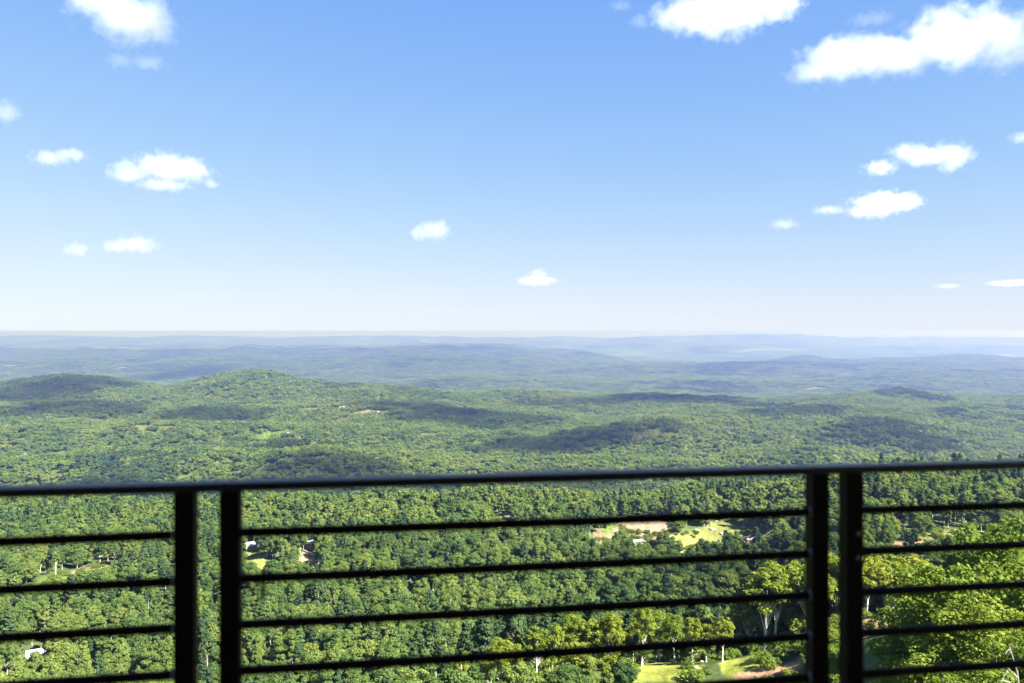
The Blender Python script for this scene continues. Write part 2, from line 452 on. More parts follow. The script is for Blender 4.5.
def pine(seed, H, cw, nl, lpl, leaf, bare=.5):
    rng = np.random.default_rng(seed)
    tb = Buf(); cb = Buf(); k = 6
    pts = np.array([(rng.normal(0, .04)*i, rng.normal(0, .04)*i, H*.98*i/k-.5*(i == 0)) for i in range(k+1)])
    r0 = H*.011
    tb.add(*tube_np(pts, [r0*(1-.85*i/k) for i in range(k+1)], 6))
    P = []; NN = []
    for j in range(nl):
        f = bare+(1-bare)*(j+.5)/nl
        w = cw*.5*(1-((f-bare)/(1-bare))**1.6)*rng.uniform(.55, 1.1)+.25
        a = j*2.4+rng.uniform(-.5, .5)
        c = np.array([math.cos(a)*w*.75, math.sin(a)*w*.75, H*f+rng.uniform(-.3, .3)])
        p, n = clump_points(c, cw*.17+.15, lpl, rng, .5)
        P.append(p); NN.append(n)
        base = np.array([0, 0, H*f*.985])
        tb.add(*tube_np([base, c], [r0*.25, r0*.08], 4))
    p, n = clump_points(np.array([0, 0, H*.97]), cw*.12+.15, lpl, rng, 1.2); P.append(p); NN.append(n)
    cb.add(*leaves(np.concatenate(P), np.concatenate(NN), leaf, rng, 1.8), 0)
    return tb, cb

PROTO = {}
def proto(key, H, tb, cb, bark, leafm):
    PROTO[key] = (H, tb.mesh(key+'_trunk', [bark], True), cb.mesh(key+'_crown', [leafm]))
    full = Buf()
    for v, q in zip(tb.v, range(len(tb.v))): full.add(v, tb.q[q]-tb.q[q].min(), 0)
    return tb, cb
def joined(key, parts, mats):
    """one mesh from (buf, material slot, offset, scale)"""
    vs, qs, ms = [], [], []; n = 0
    for buf, slot, off, sc in parts:
        v = np.concatenate(buf.v)*sc+np.array(off); q = np.concatenate(buf.q)+n
        vs.append(v); qs.append(q); ms.append(np.full(len(q), slot)); n += len(v)
    return mesh_np(key, np.concatenate(vs), np.concatenate(qs), mats, np.concatenate(ms))
FULL = {}
def make_proto(key, H, bufs, bark, leafm):
    tb, cb = bufs
    PROTO[key] = (H, tb.mesh(key+'_trunk', [bark], True), cb.mesh(key+'_crown', [leafm]))
    FULL[key] = joined(key, [(tb, 0, (0, 0, 0), 1), (cb, 1, (0, 0, 0), 1)], [bark, leafm])
for i in range(6):
    make_proto('mid_%d' % i, 17, broadleaf(100+i, 17, (8.2, 10.2, 5.2, 9.4, 6.2, 4.6)[i], (38, 48, 30, 44, 34, 26)[i], (130, 140, 110, 140, 110, 100)[i], .46, (.3, .24, .22, .36, .28, .26)[i], 10), M_BARK, M_LEAF)
for i in range(3):
    make_proto('pine_%d' % i, 20, pine(200+i, 20, 5.2+.6*i, 26, 60, .55, .42+.06*i), M_BARK, M_PINE)
for i in range(7):
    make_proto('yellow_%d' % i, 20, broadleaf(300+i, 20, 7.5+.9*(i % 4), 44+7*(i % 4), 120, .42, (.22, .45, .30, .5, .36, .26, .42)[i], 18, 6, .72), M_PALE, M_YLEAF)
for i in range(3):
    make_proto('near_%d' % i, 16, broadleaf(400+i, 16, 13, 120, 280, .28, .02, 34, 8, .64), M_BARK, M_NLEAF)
for i in range(3):
    make_proto('shrub_%d' % i, 3, broadleaf(500+i, 3, 3.9, 26, 70, .20, .0, 8, 5, .8), M_DBARK, M_NLEAF)
# lighter trees for farther off
LITE = []
for i in range(6):
    tb, cb = broadleaf(600+i, 16, (8.4, 10.2, 7, 9.6, 11, 8)[i], 24, 36, .98, .24, 0, 5, 1.)
    LITE.append(joined('lite_%d' % i, [(tb, 0, (0, 0, 0), 1), (cb, 1, (0, 0, 0), 1)], [M_BARK, M_LEAF]))
for i in range(2):
    tb, cb = pine(700+i, 18, 6, 14, 22, 1.1, .35)
    LITE.append(joined('lite_pine_%d' % i, [(tb, 0, (0, 0, 0), 1), (cb, 1, (0, 0, 0), 1)], [M_BARK, M_PINE]))
# groves: a patch of canopy, a dozen crowns
GROVE = []
for i in range(6):
    rng = np.random.default_rng(800+i)
    parts = []
    for j in range(12):
        gx, gy = rng.uniform(-16, 16, 2)
        cb = Buf(); P = []; NN = []
        Hh = rng.uniform(11, 18); w = rng.uniform(4.2, 6.8)
        for kx in range(7):
            c = np.array([gx+rng.normal(0, w*.45), gy+rng.normal(0, w*.45), 0]); c[2] = Hh-w*.45-.09*((c[0]-gx)**2+(c[1]-gy)**2)
            p, n = clump_points(c, w*.5, 13, rng, .75); P.append(p); NN.append(n)
        cb.add(*leaves(np.concatenate(P), np.concatenate(NN), 2.1, rng, 1.3), 0)
        parts.append((cb, 0, (0, 0, 0), 1))
    GROVE.append(joined('grove_%d' % i, parts, [M_LEAF if i < 5 else M_PINE]))

# ---- where trees stand
def sector_grid(d0, d1, s, half=R(38)):
    xm = d1*math.tan(half)
    gx = np.arange(-xm, xm, s); gy = np.arange(d0*.8, d1, s)
    gx, gy = np.meshgrid(gx, gy)
    gx = gx.ravel()+RNG.uniform(-.42, .42, gx.size)*s; gy = gy.ravel()+RNG.uniform(-.42, .42, gy.size)*s
    k = (gy >= d0) & (gy < d1) & (np.abs(np.arctan2(gx, gy)) < half)
    return gx[k], gy[k]
def stand_noise(x, y):
    return fbm(x/110+7, y/110+3, 3)

trees = []      # explicit and near trees: dict(px,D,x,y,z,key,scale,rot,label,group,name)
def add_tree(x, y, key, H, label, group, name='broadleaf_tree', wide=1.0):
    z = float(hgt(x, y))
    trees.append(dict(x=x, y=y, z=z, key=key, s=H/PROTO[key][0], w=wide, rot=random.uniform(0, 6.28), label=label, group=group, name=name, H=H))
def by_top(px, ytop, D, key, label, group, name='broadleaf_tree', wide=1.0):
    if key.startswith('yellow'): px += random.uniform(-5, 5); ytop += random.uniform(-4, 9)
    x = (px-512)/F*D; z = float(hgt(x, D))
    top = CAMZ-(ytop-HOR)/F*D
    add_tree(x, D, key, max(2., top-z), label, group, name, wide)

# grove of tall yellow-green trees on the spur, left of the grassy knolls
LY = 'tall yellow-green tree with pale trunk in the sunny grove left of the grassy knoll'
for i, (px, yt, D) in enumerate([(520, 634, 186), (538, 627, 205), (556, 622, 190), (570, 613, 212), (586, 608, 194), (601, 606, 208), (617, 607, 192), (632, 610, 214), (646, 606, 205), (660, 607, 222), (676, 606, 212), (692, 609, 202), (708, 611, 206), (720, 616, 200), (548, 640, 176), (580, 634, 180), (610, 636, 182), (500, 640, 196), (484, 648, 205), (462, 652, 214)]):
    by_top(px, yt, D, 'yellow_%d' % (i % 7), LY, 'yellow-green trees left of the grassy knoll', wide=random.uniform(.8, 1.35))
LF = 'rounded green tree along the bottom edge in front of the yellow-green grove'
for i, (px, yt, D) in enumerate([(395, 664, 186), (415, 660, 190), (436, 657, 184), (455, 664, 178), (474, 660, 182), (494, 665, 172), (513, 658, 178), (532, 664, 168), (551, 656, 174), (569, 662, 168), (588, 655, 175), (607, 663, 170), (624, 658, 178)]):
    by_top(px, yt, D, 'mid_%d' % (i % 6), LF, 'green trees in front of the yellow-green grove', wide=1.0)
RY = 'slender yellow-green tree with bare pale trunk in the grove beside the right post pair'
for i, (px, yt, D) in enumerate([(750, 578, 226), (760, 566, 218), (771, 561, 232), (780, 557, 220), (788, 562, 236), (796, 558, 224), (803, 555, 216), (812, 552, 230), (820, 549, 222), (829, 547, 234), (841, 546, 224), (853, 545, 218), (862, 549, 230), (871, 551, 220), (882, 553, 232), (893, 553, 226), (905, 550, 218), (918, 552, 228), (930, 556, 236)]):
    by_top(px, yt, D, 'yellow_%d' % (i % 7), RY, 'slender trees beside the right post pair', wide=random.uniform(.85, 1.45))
random.seed(23)
for i in range(26):
    px = random.uniform(500, 930); D = random.uniform(204, 240)
    if 640 < px < 750 and D < 214: continue
    x = (px-512)/F*D
    add_tree(x, D, 'yellow_%d' % (i % 7) if i % 3 else 'mid_%d' % (i % 6), random.uniform(5, 12), 'young slender tree growing under the yellow-green groves on the spur', 'young trees under the yellow-green groves', wide=random.uniform(1.2, 1.9))
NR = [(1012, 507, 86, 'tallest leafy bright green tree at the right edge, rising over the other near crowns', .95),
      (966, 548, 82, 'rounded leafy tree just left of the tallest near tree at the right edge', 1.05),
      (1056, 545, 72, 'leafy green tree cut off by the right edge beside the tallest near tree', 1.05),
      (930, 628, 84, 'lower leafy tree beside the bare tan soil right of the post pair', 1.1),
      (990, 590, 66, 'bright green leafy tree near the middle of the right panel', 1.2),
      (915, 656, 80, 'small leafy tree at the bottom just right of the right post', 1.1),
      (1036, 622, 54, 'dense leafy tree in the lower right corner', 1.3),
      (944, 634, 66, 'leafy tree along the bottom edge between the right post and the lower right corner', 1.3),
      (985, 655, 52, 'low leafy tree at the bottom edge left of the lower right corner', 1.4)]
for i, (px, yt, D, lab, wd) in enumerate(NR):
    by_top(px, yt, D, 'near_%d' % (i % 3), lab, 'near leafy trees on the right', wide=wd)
for i, (px, D, H, lab) in enumerate([(785, 190, 4.6, 'bright green bush on the bare soil between the knoll and the right posts'), (770, 186, 3.4, 'bushy shrub beside the yellow grassy knoll'),
        (802, 189, 4.2, 'rounded green shrub against the right post pair'), (690, 197, 2.4, 'low shrub in the dip between the two grassy knolls'), (706, 192, 2.0, 'small shrub by the pale dirt track'), (834, 184, 3.2, 'leafy shrub in the gap between the two right posts'),
        (868, 178, 2.6, 'green shrub on the orange soil beside the right post')]):
    add_tree((px-512)/F*D, D, 'shrub_%d' % (i % 3), H, lab, 'shrubs on the bare slope', 'shrub', 1.2)

by_top(664, 529, 585, 'mid_1', 'lone dark green tree standing on the bare clay field', 'trees on the bare clay field', 'broadleaf_tree')
by_top(651, 538, 592, 'mid_3', 'smaller green tree left of the lone tree on the clay field', 'trees on the bare clay field', 'broadleaf_tree')
for i, (px, yt, D) in enumerate([(856, 463, 640), (866, 459, 655), (884, 461, 648), (900, 463, 660), (926, 460, 655), (940, 464, 648), (835, 466, 650)]):
    by_top(px, yt, D, 'yellow_%d' % i, 'low sunlit crown along the skyline of the right-hand ridge, between the taller crest trees', 'sunlit crowns on the right ridge', wide=1.5)
by_top(873, 456, 640, 'mid_2', 'tall tree breaking the skyline of the right-hand ridge left of the paler crown', 'crest trees on the right ridge', wide=1.3)
by_top(916, 456, 650, 'mid_4', 'pale crowned tree topping the right-hand ridge above the top rail', 'crest trees on the right ridge', wide=1.3)

def scatter(d0, d1, s):
    x, y = sector_grid(d0, d1, s)
    px, D, th = polar(x, y)
    ok = ~open_ground(x, y)
    # the cleared slope under the house, the bare spur and the near trees on the right
    ok &= ~((px > 440) & (px < 960) & (D < 232))
    ok &= ~((px >= 440) & (D < 128))
    ok &= D > 112
    ok &= ~((fbm(x/26+31, y/26+4, 3) > .34) & (RNG.random(len(x)) < .8))
    z = hgt(x, y)
    return x[ok], y[ok], z[ok]
x1, y1, z1 = scatter(105, 640, 7.6)
sn = stand_noise(x1, y1)
# dark pine stands with bare trunks at the forest edges
isp = (sn > .34) & (RNG.random(len(x1)) < .8) | (RNG.random(len(x1)) < .09)
kidx = np.where(isp, 6+RNG.integers(0, 3, len(x1)), RNG.integers(0, 6, len(x1)))
hh = np.where(isp, RNG.uniform(15, 23, len(x1)), 9+13*RNG.random(len(x1)))
keys9 = ['mid_%d' % i for i in range(6)]+['pine_%d' % i for i in range(3)]
sc1 = hh/np.where(isp, 20., 17.)
# coarse depth test: which of them show, and how much
def proj(x, y, z): return 512+F*x/y, HOR-(z-CAMZ)/y*F
cand = [(t['x'], t['y'], t['z'], t['H'], None) for t in trees]
order = np.argsort(y1)
GW, GH = 342, 228
buf = np.zeros((GH, GW), bool)
vis = np.zeros(len(x1))
for t in sorted(trees, key=lambda t: t['y']):
    cx, cy = proj(t['x'], t['y'], t['z']+t['H']*.68); r = t['H']*.26*F/t['y']/3
    x0, x1_, y0, y1_ = int(max(0, cx/3-r)), int(min(GW, cx/3+r)), int(max(0, cy/3-r)), int(min(GH, cy/3+r*1.1))
    if t['y'] < 240 and x1_ > x0 and y1_ > y0: buf[y0:y1_, x0:x1_] = True
for k in order:
    h = hh[k]; cx, cy = proj(x1[k], y1[k], z1[k]+h*.62); r = h*.3*F/y1[k]/3; rh = h*.38*F/y1[k]/3
    xa, xb, ya, yb = int(max(0, cx/3-r)), int(min(GW, cx/3+r)), int(max(0, cy/3-rh)), int(min(GH, cy/3+rh))
    if xb > xa and yb > ya:
        vis[k] = (~buf[ya:yb, xa:xb]).sum()
        buf[ya:yb, xa:xb] = True
NBUDGET = 292-len([t for t in trees if t['name'] != 'shrub'])
chosen = np.argsort(-vis)[:NBUDGET]
chosen = chosen[vis[chosen] > 0]
cmask = np.zeros(len(x1), bool); cmask[chosen] = True
for k in chosen:
    px = 512+F*x1[k]/y1[k]
    where = ('below the left railing panel' if px < 208 else 'behind the left half of the middle railing panel' if px < 500 else 'behind the right half of the middle railing panel' if px < 826 else 'behind the right railing panel')
    if isp[k]:
        lab, gr, nm = 'slim dark pine in woods '+where, 'pines '+where, 'pine_tree'
    else:
        lab, gr, nm = 'rounded broadleaf tree in woods '+where, 'broadleaf trees '+where, 'broadleaf_tree'
    trees.append(dict(x=x1[k], y=y1[k], z=z1[k], key=keys9[kidx[k]], s=sc1[k], w=RNG.uniform(.85, 1.3), rot=RNG.uniform(0, 6.28), label=lab, group=gr, name=nm, H=hh[k]))
for t in trees:
    H, tm, cm = PROTO[t['key']]
    root = empty(t['name'], (t['x'], t['y'], t['z']-.15), t['rot'])
    w = t['s']*t['w']; root.scale = (w, w, t['s'])
    tag(root, t['label'], 'shrub' if t['name'] == 'shrub' else 'tree', t['group'])
    if t['name'] == 'shrub':
        a = link('stem', tm, root); b = link('foliage', cm, root)
    else:
        a = link('trunk', tm, root); b = link('crown', cm, root)

# ---- the forest as a mass
def instancer(name, meshes, x, y, z, k, rot, sc, mats=None):
    coll = bpy.data.collections.new(name+'_kinds')
    for i, m in enumerate(meshes):
        o = bpy.data.objects.new('%s_kind_%02d' % (name, i), m); coll.objects.link(o)
    me = bpy.data.meshes.new(name)
    me.vertices.add(len(x)); me.vertices.foreach_set('co', np.stack([x, y, z], 1).astype(np.float32).ravel())
    a = me.attributes.new('kidx', 'INT', 'POINT'); a.data.foreach_set('value', np.asarray(k, dtype=np.int32))
    a = me.attributes.new('rz', 'FLOAT_VECTOR', 'POINT'); v = np.zeros((len(x), 3), np.float32); v[:, 2] = rot; a.data.foreach_set('vector', v.ravel())
    a = me.attributes.new('sc', 'FLOAT_VECTOR', 'POINT'); a.data.foreach_set('vector', np.asarray(sc, dtype=np.float32).ravel())
    me.update()
    o = link(name, me)
    ng = bpy.data.node_groups.new(name, 'GeometryNodeTree')
    ng.interface.new_socket('Geometry', in_out='INPUT', socket_type='NodeSocketGeometry')
    ng.interface.new_socket('Geometry', in_out='OUTPUT', socket_type='NodeSocketGeometry')
    gi = ng.nodes.new('NodeGroupInput'); go = ng.nodes.new('NodeGroupOutput')
    ci = ng.nodes.new('GeometryNodeCollectionInfo'); ci.inputs['Collection'].default_value = coll
    ci.inputs['Separate Children'].default_value = True; ci.inputs['Reset Children'].default_value = True
    ip = ng.nodes.new('GeometryNodeInstanceOnPoints'); ip.inputs['Pick Instance'].default_value = True
    def attr(nm, ty):
        n = ng.nodes.new('GeometryNodeInputNamedAttribute'); n.data_type = ty; n.inputs['Name'].default_value = nm
        return n.outputs['Attribute']
    L = ng.links.new
    L(gi.outputs[0], ip.inputs['Points']); L(ci.outputs[0], ip.inputs['Instance'])
    L(attr('kidx', 'INT'), ip.inputs['Instance Index'])
    L(attr('rz', 'FLOAT_VECTOR'), ip.inputs['Rotation']); L(attr('sc', 'FLOAT_VECTOR'), ip.inputs['Scale'])
    L(ip.outputs[0], go.inputs[0])
    md = o.modifiers.new('scatter', 'NODES'); md.node_group = ng
    return o
r_ = ~cmask
xu, yu = sector_grid(240, 860, 5.0)
og = open_ground(xu, yu) & (fbm(xu/18, yu/18, 3) > .02); xu, yu = xu[og], yu[og]
w = RNG.uniform(.85, 1.2, r_.sum())
xs_, ys_ = sector_grid(108, 236, 3.2)
pxs = 512+F*xs_/ys_; og = (pxs > 430) & (pxs < 970) & (RNG.random(len(xs_)) < np.where(open_ground(xs_, ys_), .16, .75)) & (fbm(xs_/12, ys_/12, 2) > -.12) & ~((pxs > 632) & (pxs < 800) & (ys_ < 216) & (RNG.random(len(xs_)) < .9)) & ~((pxs > 842) & (pxs < 905) & (RNG.random(len(xs_)) < .8))
xu = np.r_[xu, xs_[og]]; yu = np.r_[yu, ys_[og]]
su_ = RNG.uniform(.6, 1.3, len(xu))
o = instancer('forest', [FULL[k] for k in keys9+['shrub_0', 'shrub_1', 'shrub_2']], np.r_[x1[r_], xu], np.r_[y1[r_], yu], np.r_[z1[r_]-.15, hgt(xu, yu)-.1], np.r_[kidx[r_], 9+RNG.integers(0, 3, len(xu))],
              RNG.uniform(0, 6.28, r_.sum()+len(xu)), np.concatenate([np.stack([sc1[r_]*w, sc1[r_]*w, sc1[r_]], 1), np.stack([su_*1.2, su_*1.2, su_], 1)]))
tag(o, 'dense mixed green forest filling the valley below the balcony', 'forest', kind='stuff')

x, y = sector_grid(640, 1750, 8.0)
ok = ~open_ground(x, y); x, y = x[ok], y[ok]; z = hgt(x, y)
pn = (stand_noise(x, y) > .36) & (RNG.random(len(x)) < .8) | (RNG.random(len(x)) < .08)
k = np.where(pn, 6+RNG.integers(0, 2, len(x)), RNG.integers(0, 6, len(x)))
s = np.where(pn, RNG.uniform(.85, 1.25, len(x)), RNG.uniform(.55, 1.25, len(x)))
o = instancer('distant_forest', LITE, x, y, z-.2, k, RNG.uniform(0, 6.28, len(x)), np.stack([s*1.05, s*1.05, s], 1))
tag(o, 'green forest canopy across the middle distance', 'forest', kind='stuff')

x, y = sector_grid(1750, 5200, 24)
ok = ~open_ground(x, y); x, y = x[ok], y[ok]; z = hgt(x, y)
pn = (fbm(x/400+7, y/400+3, 3) > .28)
k = np.where(pn & (RNG.random(len(x)) < .8), 5, RNG.integers(0, 5, len(x)))
s = RNG.uniform(.85, 1.15, len(x))
xb, yb = sector_grid(5200, 15000, 50)
ok = ~open_ground(xb, yb); xb, yb = xb[ok], yb[ok]; zb = hgt(xb, yb)
pn = (fbm(xb/700+7, yb/700+3, 3) > .3)
kb = np.where(pn & (RNG.random(len(xb)) < .8), 5, RNG.integers(0, 5, len(xb)))
sb = RNG.uniform(1.8, 2.3, len(xb))
X_ = np.concatenate([x, xb]); Y_ = np.concatenate([y, yb]); Z_ = np.concatenate([z, zb]); K_ = np.concatenate([k, kb])
SC = np.concatenate([np.stack([s, s, s*.95], 1), np.stack([sb, sb, sb*.5], 1)])
o = instancer('far_forest', GROVE, X_, Y_, Z_-.5, K_, RNG.uniform(0, 6.28, len(X_)), SC)
tag(o, 'hazy wooded hills rolling away to the blue ridges', 'forest', kind='stuff')
print('instances', r_.sum(), len(X_), 'trees', len(trees))

# ------------------------------------------------------------------ houses
M_WALLS = {'white': solid('white_siding', (.4, .39, .37), .7, .05), 'tan': solid('tan_siding', (.42, .33, .24), .8, .1), 'brown': solid('brown_siding', (.14, .10, .08), .8, .15)}
M_ROOFS = {'pale': solid('pale_roof', (.30, .30, .30), .5, .08), 'grey': solid('grey_roof', (.26, .26, .28), .7, .15), 'rust': solid('rust_roof', (.33, .16, .11), .7, .15)}
M_PANE = solid('window_glass', (.02, .025, .03), .1, .05)
M_DOOR = solid('door_paint', (.10, .07, .05), .6, .1)
M_TRIM = solid('trim_paint', (.7, .7, .68), .6, .05)
def house(px, py, w, d, h, wall, roof, rz, label, name='house'):
    x, y, z = at(px, py)
    if y > 1500: w *= .62; d *= .62; h *= .62
    root = empty(name, (x, y, z-.2), rz)
    tag(root, label, name)
    bm = bmesh.new()
    vs = [(-w/2, -d/2, 0), (w/2, -d/2, 0), (w/2, d/2, 0), (-w/2, d/2, 0), (-w/2, -d/2, h), (w/2, -d/2, h), (w/2, d/2, h), (-w/2, d/2, h), (-w/2, 0, h+d*.32), (w/2, 0, h+d*.32)]
    v = [bm.verts.new(c) for c in vs]
    for f in ((0, 1, 5, 4), (1, 2, 6, 9, 5), (2, 3, 7, 6), (3, 0, 4, 8, 7), (3, 2, 1, 0)): bm.faces.new([v[i] for i in f])
    bm_obj('wall', bm, M_WALLS[wall], root)
    bm = bmesh.new()
    e = .5; t = .22
    for sgn in (-1, 1):
        yb = sgn*(d/2+e); zb = h+d*.32*(1-(d/2+e)/(d/2))
        q = [(-w/2-e, yb, zb+.05), (w/2+e, yb, zb+.05), (w/2+e, 0, h+d*.32+.05), (-w/2-e, 0, h+d*.32+.05)]
        lo = [bm.verts.new(c) for c in q]; hi = [bm.verts.new((c[0], c[1], c[2]+t)) for c in q]
        bm.faces.new(lo[::-1] if sgn < 0 else lo); bm.faces.new(hi if sgn < 0 else hi[::-1])
        for a in range(4):
            b = (a+1) % 4
            bm.faces.new((lo[a], lo[b], hi[b], hi[a]) if sgn < 0 else (lo[b], lo[a], hi[a], hi[b]))
    rf = bm_obj('roof', bm, M_ROOFS[roof], root)
    bm = bmesh.new(); add_box(bm, (w*.28, d*.1, h+d*.32+.3), (.7, .7, 1.8)); bm_obj('chimney', bm, M_DOOR, rf)
    for k in (-.32, .1, .34):
        bm = bmesh.new(); add_box(bm, (w*k, -d/2-.02, h*.55), (1.2, .06, 1.3)); f = bm_obj('window', bm, M_TRIM, root)
        bm = bmesh.new(); add_box(bm, (w*k, -d/2-.045, h*.55), (.98, .06, 1.08)); bm_obj('pane', bm, M_PANE, f)
    bm = bmesh.new(); add_box(bm, (-w*.11, -d/2-.03, 1.25), (1., .08, 2.1)); bm_obj('door', bm, M_DOOR, root)
    return root
house(36, 659, 7.5, 5.5, 3, 'white', 'grey', .5, 'small white house with a grey roof among the trees in the lower left corner')
house(60, 663, 8, 6, 3, 'white', 'pale', -.3, 'pale shed right of the white house in the lower left woods', 'shed')
house(251, 549, 8, 6, 3.4, 'tan', 'grey', .5, 'grey roofed cabin right beside the left post pair', 'cabin')
house(310, 549, 11, 8, 5.5, 'brown', 'pale', -.5, 'brown cabin with a pale gable roof above its bare yard', 'cabin')
house(637, 546, 9, 6, 3.2, 'white', 'pale', .2, 'white shed behind trees left of the clay field', 'shed')
house(27, 456, 22, 12, 5, 'white', 'pale', .3, 'white farmhouse in the far clearing at the left edge')
house(51, 457.5, 24, 11, 4, 'tan', 'pale', -.2, 'long low pale barn right of the white farmhouse', 'barn')
house(343, 408.5, 36, 18, 8, 'white', 'rust', .1, 'distant pale house with rusty roof on the sunlit hilltop field')
house(377, 413, 34, 16, 6, 'tan', 'pale', -.3, 'distant house down the hill right of the rusty roofed one')
house(286, 435, 26, 14, 6, 'white', 'pale', .4, 'distant white house below the sunlit hilltop field')

# ------------------------------------------------------------------ track, rocks, logs, fence by the clay field
M_ROAD = solid('gravel', (.55, .52, .47), .95, .15, 1.5, .3)
pts = []
for (px, py) in ((596, 549), (622, 552.5), (650, 549.5), (668, 551.5), (690, 553.5), (720, 557), (752, 559)):
    pts.append(at(px, py)[:2])
pts = np.array(pts); tt = np.linspace(0, len(pts)-1, 90)
cx = np.interp(tt, range(len(pts)), pts[:, 0]); cy = np.interp(tt, range(len(pts)), pts[:, 1])
dx = np.gradient(cx); dy = np.gradient(cy); l = np.hypot(dx, dy); nx, ny = -dy/l, dx/l
V_ = []; 
for o_ in (-3.2, -1, 1, 3.2):
    V_.append(np.stack([cx+nx*o_, cy+ny*o_, hgt(cx+nx*o_, cy+ny*o_)+(.35 if abs(o_) < 2 else .22)], 1))
V_ = np.concatenate(V_); q = []
for a in range(3):
    for b in range(89): q.append((a*90+b, a*90+b+1, (a+1)*90+b+1, (a+1)*90+b))
tag(link('gravel_track', mesh_np('gravel_track', V_, np.array(q), [M_ROAD], smooth=True)), kind='structure')

M_ROCK = solid('pale_rock', (.30, .275, .245), .9, .25, .6, .8)
def rock(px, py, size, label, group):
    x, y, z = at(px, py); size *= .5
    bm = bmesh.new(); bmesh.ops.create_icosphere(bm, subdivisions=3, radius=1)
    sd = random.uniform(0, 99)
    for v in bm.verts:
        n = float(fbm(np.array(v.co.x*1.1+sd), np.array(v.co.y*1.1+v.co.z+sd), 3))
        v.co = v.co*(1+.6*n); v.co = Vector((v.co.x*size, v.co.y*size*.8, v.co.z*size*.5))
    o = bm_obj('boulder', bm, M_ROCK); o.location = (x, y, z+size*.15); o.rotation_euler = (0, 0, random.uniform(0, 6))
    return tag(o, label, 'boulder', group)
for (px, py, s) in ((697, 531, 4.5), (706, 526, 4), (712, 530, 5), (722, 534, 3.6), (716, 522, 3), (642, 526, 3), (735, 537, 2.4)):
    rock(px, py, s, 'pale boulder heaped on the cleared bank behind the clay field', 'boulders behind the clay field')
for (px, py, s) in ((690, 664, 1.2), (696, 668, 1.5), (702, 662, 1.0), (708, 671, 1.3), (900, 612, 1.4), (912, 606, 1.2), (925, 612, 1.6)):
    rock(px, py, s, 'pale stone lying on bare soil beside the grassy knoll' if px < 800 else 'pale stone on the tan bank behind the near leafy trees', 'stones by the knoll' if px < 800 else 'stones on the tan bank')
for (pa, pb) in (((743, 545), (758, 531)), ((750, 541), (764, 536)), ((738, 541), (756, 537))):
    a = np.array(at(*pa)); b = np.array(at(*pb)); m = (a+b)/2
    L_ = 20; d = (b-a)/np.linalg.norm(b-a)
    bf = Buf(); bf.add(*tube_np([-d*L_/2, d*0+np.array([0, 0, .3]), d*L_/2], [.8, .65, .35], 8))
    for q_ in (.1, .3):
        st = d*L_*q_; bf.add(*tube_np([st, st+np.array([1.2, .5, 1.9])], [.2, .07], 5))
    o = link('fallen_trunk', bf.mesh('fallen_trunk', [M_GREY], True)); o.location = (m[0], m[1], m[2]+.9)
    tag(o, 'bleached fallen tree trunk on the cleared slope right of the clay field', 'fallen trunk', 'fallen trunks right of the clay field')

# dead branches among the near trees
def dead_tree(px, py, D, pts, label):
    x = (px-512)/F*D; z = float(hgt(x, D))
    root = empty('dead_tree', (x, D, z)); tag(root, label, 'dead tree')
    top = CAMZ-(py-HOR)/F*D-z
    bf = Buf(); rng = np.random.default_rng(int(px))
    P = np.array([(0, 0, -.4), (-.1, 0, top*.4), (-.5, -.3, top*.75), (-1.0, -.5, top)])
    bf.add(*tube_np(P, [.06, .05, .035, .015], 7))
    link('trunk', bf.mesh('dead_trunk', [M_GREY], True), root)
    for (f, dx, dz) in pts:
        b = np.array([np.interp(f, [0, .4, .75, 1], P[:, k_]) for k_ in range(3)])
        e = b+np.array([dx, -.8, dz]); mid = (b+e)/2+np.array([0, 0, .25])
        bf = Buf(); bf.add(*tube_np([b, mid, e], [.032, .024, .008], 6))
        for s_ in (.4, .65, .85):
            c_ = b+(e-b)*s_; bf.add(*tube_np([c_, c_+np.array([rng.uniform(-.5, .5), rng.uniform(-.4, .2), rng.uniform(.2, .7)])], [.02, .006], 4))
        link('branch', bf.mesh('dead_branch', [M_GREY], True), root)
dead_tree(1024, 640, 36, [(.55, -1.5, 1.0), (.7, -1.6, .9), (.8, .8, .8), (.9, -.8, .4)], 'leafless grey tree with pale bare branches in front of the leafy trees at lower right')

# ------------------------------------------------------------------ the balcony
M_STEEL = solid('dark_bronze_paint', (.017, .0098, .0080), .6, .3, 30, .05, 0, .06)
M_RAIL = solid('sheen_toned_bronze_paint', (.034, .029, .028), .45, .3, 30, .05, 0, .3)  # paler, greyer base colour imitates the sky sheen on the rail's top
M_WELD = solid('worn_weld', (.26, .235, .235), .5, .3, 60, .1)
M_DECK = solid('deck_boards', (.23, .17, .12), .7, .25, 4, .2)
A = Vector((-1.069, 1.662, 0)); B = Vector((1.296, 2.015, 0))
U = (B-A).normalized(); NRM = Vector((-U.y, U.x, 0))
def on_line(px):
    k = (px-512)/F
    # point on line A + t U with x/y = k
    t = (k*A.y-A.x)/(U.x-k*U.y)
    return t
RAILZ = CAMZ-.336          # centre height of the top rail
root = empty('balcony_railing', (A.x, A.y, 0), math.atan2(U.y, U.x))
tag(root, 'dark bronze metal balcony railing with square posts and thin horizontal bars', 'railing')
